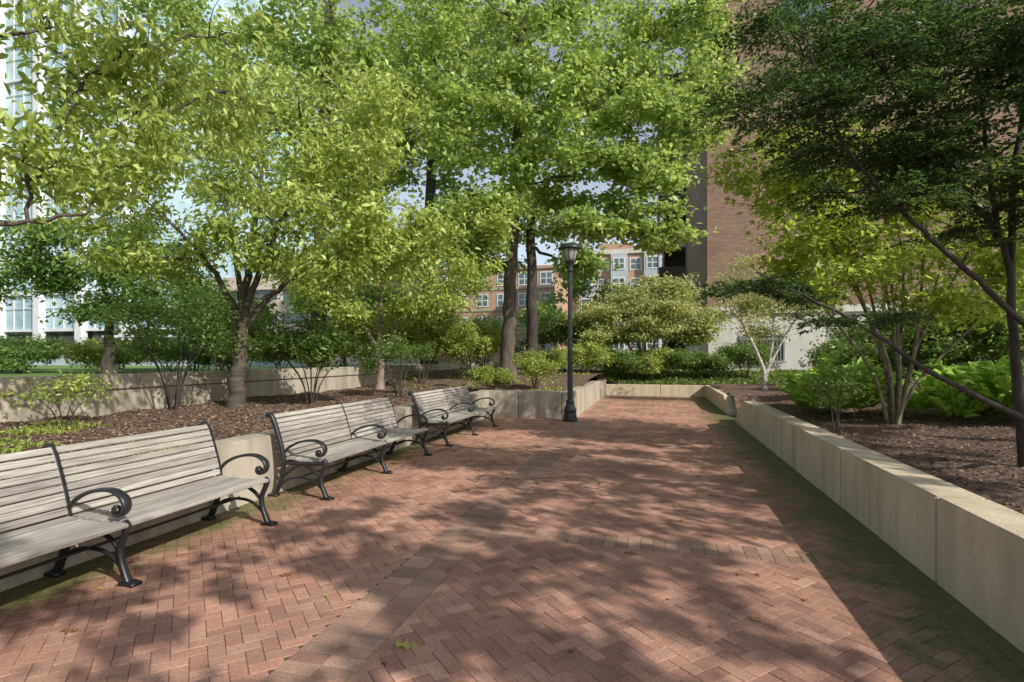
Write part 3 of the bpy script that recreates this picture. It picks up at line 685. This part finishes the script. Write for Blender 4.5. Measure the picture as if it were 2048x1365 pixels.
tree('japanese_maple_tree','wide feathery Japanese maple turning yellow behind path end','tree',
 [P((5.7,24,.7),(5.4,24,1.5),(4.7,24,2.6)),P((5.75,24,.7),(5.8,24,1.8),(5.8,24,3.2)),P((5.8,24,.7),(6.3,24,1.6),(7.2,24,2.6)),P((5.8,24,.7),(5.6,24,1.8),(5.2,24,3.0)),P((5.8,24,.7),(6.1,24,1.8),(6.6,24,3.0))],
 [(S(5.8,24,4.3),(2.1,1.7,.8),1.9),(S(4.4,23.8,3.3),(1.6,1.3,.8),1.6),(S(7.4,23.8,3.4),(1.6,1.3,.8),1.6),(S(5.8,23,3.2),(1.9,1,.7),1.6),(S(3.7,23.6,2.4),(.9,.9,.4),.6),(S(8.2,23.6,2.5),(.9,.9,.4),.6),(S(5.8,23.3,2.4),(1.6,.8,.4),.8)],
 M['jmaple'],M['mbark'],.07,L=.14,wr=.55,kind='4',k=26,sp=.22,flat=.3,cl=160,rtop=.5,clump=.2)
CN=dict(L=.048,wr=.34,k=72,flat=.45,back=.3,droop=.05,up=.02,spray=True)
tree('conifer_tree','dark hemlock with long bare limbs reaching over the path','tree',
 [P((4.75,5.1,.5),(4.6,5.0,1.2),(4.45,4.9,2.0),(4.4,4.8,3.2),(4.6,4.7,5.0)),
  P((4.75,4.9,1.6),(4.19,4.6,1.87),(3.58,4.5,2.34),(3.09,4.5,2.79),(2.72,4.5,3.24),(2.5,4.5,3.85)),
  P((4.8,4.9,.8),(4.19,4.5,.99),(3.38,4.5,1.40),(2.85,4.5,1.77),(2.0,4.5,2.2)),
  P((4.45,4.9,2.4),(3.9,4.7,2.9),(3.4,4.6,3.4),(2.9,4.5,4.1)),P((4.45,4.9,2.2),(4.1,4.7,2.9),(3.9,4.6,3.9))],
 [(S(2.8,4.5,4.1),(.85,.7,.3),1.1),(S(3.7,4.5,4.0),(.95,.7,.4),1.4),(S(2.35,4.6,3.5),(.55,.5,.25),.65),(S(3.2,4.6,3.4),(.85,.7,.28),1.15),
  (S(2.3,4.6,2.1),(.5,.4,.09),.4),(S(4.0,4.6,3.3),(.75,.6,.35),1.0),(S(2.8,4.5,1.85),(.35,.4,.07),.2),(S(4.2,4.6,2.7),(.55,.5,.25),.6),(S(3.2,4.4,4.8),(1.3,1,.4),.6),(S(3.3,4.6,2.9),(.7,.5,.15),.5)],
 M['conifer'],M['dbark'],.05,cl=130,subs=14,rtop=.3,sf=.62,limb=.3,flare=False,clump=.22,**CN)
CN2=dict(CN); CN2.update(L=.065,wr=.4,k=56)
tree('conifer_tree','second dark hemlock standing in the bed before the tower','tree',
 [P((8.6,7.4,.5),(8.55,7.4,2.5),(8.4,7.3,5),(8.3,7.2,7.5))],
 [(S(5.2,6.9,5.6),(1.6,.9,.5),1.2),(S(6.5,6.9,4.9),(1.4,.9,.4),1.1),(S(4.3,6.9,5.0),(1.0,.8,.35),.7),(S(7,7,6),(1.4,1,.5),.6),(S(7,6.9,3.9),(1,.8,.35),.6)],
 M['conifer'],M['dbark'],.09,cl=110,subs=14,rtop=.4,limb=.35,clump=.2,**CN2)
def W_(x,y,z): return np.array([x,y,z],float)
SH=dict(L=.13,wr=.8,kind='4',k=20,sp=.085,flat=.5,back=.1,clump=.035,limb=.3,sub_r=.05)
tree('shade_tree','unseen leafy tree beside the path, crown shaped to dapple the paving','tree',  # stands out of view, put here to cast dappled shade on the paving
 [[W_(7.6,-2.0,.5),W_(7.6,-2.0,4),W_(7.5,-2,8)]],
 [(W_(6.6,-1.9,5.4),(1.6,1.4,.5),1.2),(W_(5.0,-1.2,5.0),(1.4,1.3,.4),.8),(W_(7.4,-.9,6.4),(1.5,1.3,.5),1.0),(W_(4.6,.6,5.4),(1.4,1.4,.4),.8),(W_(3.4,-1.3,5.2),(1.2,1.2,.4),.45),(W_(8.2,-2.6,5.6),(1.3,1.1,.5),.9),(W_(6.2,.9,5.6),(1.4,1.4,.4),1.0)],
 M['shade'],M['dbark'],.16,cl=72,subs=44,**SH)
tree('shade_tree','unseen broad tree in the bed, crown shaped to dapple the paving','tree',  # also out of view, clumps spaced to let sun flecks reach the path
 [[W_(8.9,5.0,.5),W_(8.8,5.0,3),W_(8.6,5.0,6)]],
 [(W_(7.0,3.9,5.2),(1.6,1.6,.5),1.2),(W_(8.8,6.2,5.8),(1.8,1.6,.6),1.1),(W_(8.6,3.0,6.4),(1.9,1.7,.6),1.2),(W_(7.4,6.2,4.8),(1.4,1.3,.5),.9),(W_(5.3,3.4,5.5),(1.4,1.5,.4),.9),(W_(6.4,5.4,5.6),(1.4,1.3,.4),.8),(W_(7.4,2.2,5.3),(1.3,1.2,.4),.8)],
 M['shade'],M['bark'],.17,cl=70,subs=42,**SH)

# ------------------------------------------------------------ shrubs
def shrub(r,f,w,h,label,mat='shrub',n=5,cl=46,L=.075,bare=.35,bark='dbark',dens=1,kind='4',sp=.1):
    b=S(r,f,0); z0=float(hb(b[0],b[1])) if (-8<b[0]<14 and -6<b[1]<30) else .93
    b[2]=z0-.02; st=[];bl=[]
    for i in range(n):
        th=2*math.pi*i/n+rng.random(); rr=w*.55
        e=b+np.array([math.cos(th)*rr,math.sin(th)*rr,h*rng.uniform(.55,.85)])
        mid=b+(e-b)*np.array([.35,.35,.5]); s0=b+np.array([math.cos(th),math.sin(th),0])*.05
        st.append([s0,mid,e]); bl.append((e+np.array([0,0,h*.05]),(w*.42,w*.42,h*(1-bare)*.3),.8*dens))
    bl.append((b+np.array([0,0,h*.8]),(w*.5,w*.5,h*.2),dens))
    return tree('shrub',label,'shrub',st,bl,M[mat],M[bark],.016 if h>.9 else .01,L=L,wr=.5,k=20,sp=sp,cl=cl,subs=4,rtop=.4,droop=.2,kind=kind,back=.2,flare=False,clump=.3)
shrub(-5.35,8.7,1.1,1.85,'tall leggy evergreen shrub against the concrete wall',n=7,cl=26)
shrub(-4.9,9.9,.8,1.7,'leggy dark shrub beside the cherry trunk',n=5,cl=22)
shrub(-3.75,10.3,1.1,1.5,'dark rhododendron shrub with bare stems',n=7,cl=40,L=.1,bare=.45)
shrub(-2.6,12.6,.9,1.3,'dark leggy shrub in mulch',n=5,cl=28)
shrub(-5.5,6.75,.6,.62,'small bright leaved sapling shrub in mulch','azalea',n=4,cl=10,L=.06)
shrub(-2.7,16.6,1.6,2.1,'rounded bright green shrub behind the small tree','azalea',n=8,cl=70,L=.1,bare=.1)
shrub(-1.3,17.6,1.3,1.6,'rounded green shrub near the oak','azalea',n=7,cl=55,L=.1,bare=.1)
shrub(-1.0,18.5,1.2,1.8,'dusty green shrub near the oak','shrub',n=6,cl=50,L=.1,bare=.1)
shrub(-4.6,17.5,1.5,2.0,'rounded green shrub by the boundary wall','azalea',n=7,cl=60,L=.11,bare=.1)
shrub(-.55,14.9,.65,.65,'low yellow green azalea beside the planter wall','azalea',n=6,cl=50,L=.07,bare=.0,sp=.08)
shrub(.65,15.4,.6,.95,'bright azalea at the planter corner','azalea',n=6,cl=46,L=.07,bare=.0,sp=.08)
shrub(1.3,19.6,.9,.9,'low bright azalea by the wall','azalea',n=5,cl=40,L=.08,bare=.0)
for r,f,w,h,m_ in ((3.4,22.9,1.1,1.2,'azalea'),(4.6,22.8,1.2,1.15,'shrub'),(5.9,22.9,1.2,1.1,'azalea'),(7.0,23.0,1.1,1.1,'shrub'),(8.1,22.8,1.0,1.0,'shrub'),(9.6,22.6,1.2,1.4,'shrub'),(2.3,24.5,1.4,2.4,'shrub'),(1.2,26,1.6,2.5,'shrub'),(-1.2,24,1.7,2.2,'azalea'),(-3.5,22,1.6,2.2,'shrub'),(-5.5,21,1.5,1.9,'azalea'),(3.6,26,1.6,2.2,'shrub'),(2.6,21.6,1.0,1.0,'azalea')):
    shrub(r,f,w,h,'bushy evergreen shrub in the bed at path end' if m_=='shrub' else 'light green azalea in the bed at path end',m_,n=6,cl=44,L=.12,bare=.05,sp=.14)
for r,f,w,h,m_ in ((9.6,15.5,1.4,1.6,'shrub'),(10.6,14,1.6,2.2,'shrub'),(11.3,13.2,1.6,2.4,'shrub'),(9.6,12.2,1.2,1.7,'shrub'),(8.3,12.8,1.0,1.2,'shrub'),(11,11.3,1.5,2.1,'shrub'),(9.4,10.9,1.2,1.8,'shrub'),(11.5,17,1.6,2.1,'shrub')):
    shrub(r,f,w,h,'dense dark shrub at the back of the shaded bed',m_,n=6,cl=50,L=.11,bare=.0,sp=.14)
shrub(4.4,7.5,.5,.9,'thin dark shrub rising from mulch near wall',n=4,cl=16,L=.06)
for i,(r,f,w,h) in enumerate(((-17.5,19.5,1.4,1.0),(-15.2,20.5,1.4,.9),(-12.2,19.8,1.3,1.1),(-10.4,19.6,1.3,.9),(-20.5,22,1.6,1.2),(-9.6,18,1.4,1.9),(-8.2,19.5,1.3,1.2),(-22,25,2,1.3),(-18.5,26,2,1.2),(-16,25.5,2,1.3),(-8.4,14.5,1.2,2.2),(-7.2,13.8,1.1,1.9))):
    shrub(r,f,w,h,'clipped hedge shrub on the lawn by the wall','azalea' if i in (1,6,8) else 'shrub',n=6,cl=44,L=.13,bare=.0,sp=.14,dens=1)

def fern(x,y,s,label):
    z0=float(hb(x,y)); pos=[];dr=[];nr=[];L=[]
    nf=15
    for i in range(nf):
        th=2*math.pi*i/nf+rng.random()*.4; el=rng.uniform(1.0,1.5); ln=s*rng.uniform(.75,1.2)
        h=np.array([math.cos(th),math.sin(th),0]); side=np.array([-h[1],h[0],0])
        for t in np.linspace(.25,1,10):
            p=h*ln*math.cos(el)*t*1.4+np.array([0,0,ln*(math.sin(el)*t-.3*t**2.6)])
            tg=nrmz(h*math.cos(el)*1.4+np.array([0,0,math.sin(el)-.8*t**1.6]))
            for sg in (-1,1):
                pos.append(p); dr.append(side*sg*.7+tg*.9+h*.3+rng.normal(size=3)*.25); nr.append(np.array([0,0,1])+rng.normal(size=3)*.45); L.append(s*.27*(1.15-t*.5))
    me=leafmesh('fronds',np.array(pos),np.array(dr),np.array(nr),np.array(L),.27,rng.random(len(pos)),M['fern'],'6')
    return ob('leafy_plant',me,None,(x,y,z0),label=label,category='plant',group='bright leafy plants in the bed')
for i in range(58):
    r=rng.uniform(4.2,9.4); f=rng.uniform(8.6,11.2) if r<6.2 else rng.uniform(7.4,10.6)
    p=S(r,f,0)
    if p[0]<2.5: continue
    fern(p[0],p[1],rng.uniform(.65,1.15),'bright green arching leafy plant catching the sunlight')

def scatter(n,xr,yr,Lm,mat,name,label,kind,tilt=.35,keepf=None,zf=hb,wr=.5,dz=.008,tk='4',vert=0):
    x=rng.uniform(*xr,n);y=rng.uniform(*yr,n)
    if keepf is not None: k_=keepf(x,y); x=x[k_];y=y[k_]
    n=len(x); z=zf(x,y)+dz; d=rng.normal(size=(n,3)); d[:,2]=d[:,2]*.15+vert
    nr=np.array([0,0,1.])+rng.normal(size=(n,3))*tilt
    me=leafmesh(name,np.stack([x,y,z],-1),d,nr,Lm*rng.uniform(.5,1.4,n),wr,rng.random(n),mat,tk)
    return ob(name,me,None,None,kind='stuff',label=label,category=kind)
scatter(36000,(-7.95,-4.36),(.5,15),.038,M['chip'],'mulch_chips','loose brown bark chips spread over the bed','mulch',.45)
scatter(30000,(2.12,8),(1.5,16),.036,M['chip'],'mulch_chips','loose dark bark chips over the shaded bed','mulch',.45)
scatter(700,(-7.95,-4.36),(.5,15),.07,M['litter'],'leaf_litter','dry fallen leaves scattered over the mulch','leaves',.4,wr=.6,tk='9')
scatter(600,(2.12,8),(1.5,16),.07,M['litter'],'leaf_litter','dry fallen leaves in the shaded bed','leaves',.4,wr=.6,tk='9')
scatter(8000,(-7.4,-4.4),(3.2,5.6),.055,M['azalea'],'ground_cover','low bright green weeds in the mulch bed','ground cover',.6,keepf=lambda x,y:(np.sin(x*3+y*2.1)+np.sin(y*3.7-x*2)+.5*np.sin(x*11)*np.sin(y*13)>.4)&(y<5.7-.3*(x+7.6)),vert=.9,wr=.35,dz=0)
scatter(3600,(-7.9,-2.3),(14,21.5),.1,M['azalea'],'ground_cover','patchy green ground cover around the oak','ground cover',.6,keepf=lambda x,y:(np.sin(x*3+y*1.1)+np.sin(y*2.7-x*2)>.3),vert=.8,wr=.35,dz=0)
scatter(9000,(-2.3,9),(22.4,26.9),.16,M['shrub'],'ground_cover','dense green ground cover behind the end wall','ground cover',.6,vert=.8,wr=.45,dz=0)
zero=lambda x,y:np.zeros_like(x)
scatter(300,(-4.0,1.8),(1.2,21),.05,M['litter'],'leaf_litter','small dry leaf fragments on the brick paving','leaves',.3,zf=zero,wr=.5,dz=.006)
def oakleaf(mat):
    pts=[];lob=[(0,.03),(.12,.05),(.2,.28),(.27,.08),(.42,.1),(.55,.42),(.6,.12),(.72,.12),(.85,.3),(.86,.08),(1,.0)]
    for x,w in lob: pts.append((x,w))
    for x,w in lob[::-1][1:]: pts.append((x,-w))
    V=[(p[0]-.5,p[1],.04+.10*abs(p[1])+.05*math.sin(p[0]*7)) for p in pts]; n=len(lob)
    F=[(i,i+1,2*n-2-(i+1),2*n-2-i) if i+1<n-1 else (i,i+1,2*n-2-i) for i in range(1,n-1)]
    me=pm('leaf',V,F,mat); a=me.attributes.new('shade','FLOAT','FACE'); a.data.foreach_set('value',[float(rng.uniform(.3,.9))]*len(me.polygons)); return me
lfb=[oakleaf(M['litter']) for _ in range(4)]; lfg=oakleaf(M['azalea'])
FL=[(-1.25,2.62,1,.14,.5),(-2.45,3.28,0,.12,1.2),(-.72,1.9,0,.1,2),(-.1,2.0,0,.11,.2),(-.55,2.05,0,.12,1),(.25,1.95,0,.08,2.2),(.95,2.15,0,.1,.9),(-2.0,3.05,1,.07,2.6),(-3.1,2.3,0,.1,.3),
    (-.9,3.05,0,.09,1.1),(.55,3.4,0,.09,1.7),(-.2,4.3,0,.08,.4),(.8,4.9,0,.09,2.4),(-2.3,5.2,0,.09,.7),(.2,5.7,0,.08,1.9),(-.9,6.3,0,.09,.2),(-1.2,7.4,1,.09,1.2),(-.6,9.3,1,.13,1),(-1.9,8.3,0,.09,2),(.9,7.2,0,.09,.6),(-.3,10.6,1,.12,.3),(-1.0,12.0,1,.14,1.4)]
for x,y,gk,s,rz in FL:
    o=ob('fallen_leaf',lfg if gk else random.choice(lfb),None,(x,y,.002),label='green fallen oak leaf lying on the bricks' if gk else 'dry brown oak leaf lying on the bricks',category='leaf',group='fallen leaves on the paving')
    o.scale=(s,s,s); o.rotation_euler=(random.uniform(-.1,.1),random.uniform(-.1,.1),rz)

# ------------------------------------------------------------ light, sky, camera
el=math.radians(35); az=math.atan2(.87,-.49)
sv=Vector((math.sin(az)*math.cos(el),math.cos(az)*math.cos(el),math.sin(el)))
ld=bpy.data.lights.new('sun','SUN'); ld.energy=5; ld.angle=math.radians(.5); ld.color=(1,.95,.86)
lo=bpy.data.objects.new('sun',ld); COL.objects.link(lo); lo.rotation_euler=(-sv).to_track_quat('-Z','Y').to_euler()
w=bpy.data.worlds.new('World'); scn.world=w; w.use_nodes=True; nt=w.node_tree
sk=nt.nodes.new('ShaderNodeTexSky'); sk.sky_type='NISHITA'; sk.sun_disc=False; sk.sun_elevation=el; sk.sun_rotation=az
hs=nt.nodes.new('ShaderNodeHueSaturation'); hs.inputs['Saturation'].default_value=.55
hs.inputs['Value'].default_value=1.25
nt.links.new(sk.outputs[0],hs.inputs['Color'])
nt.links.new(hs.outputs[0],nt.nodes['Background'].inputs[0]); nt.nodes['Background'].inputs[1].default_value=.135
cd=bpy.data.cameras.new('camera'); cam=bpy.data.objects.new('camera',cd); COL.objects.link(cam)
cam.location=(0,0,1.5); cam.rotation_euler=(math.radians(90),0,math.radians(14.57))
cd.sensor_width=36; cd.lens=36*1100/2048; cd.shift_y=32.5/2048; cd.clip_start=.05; cd.clip_end=6000
scn.camera=cam
scn.view_settings.view_transform='Standard'; scn.view_settings.look='None'; scn.view_settings.exposure=0
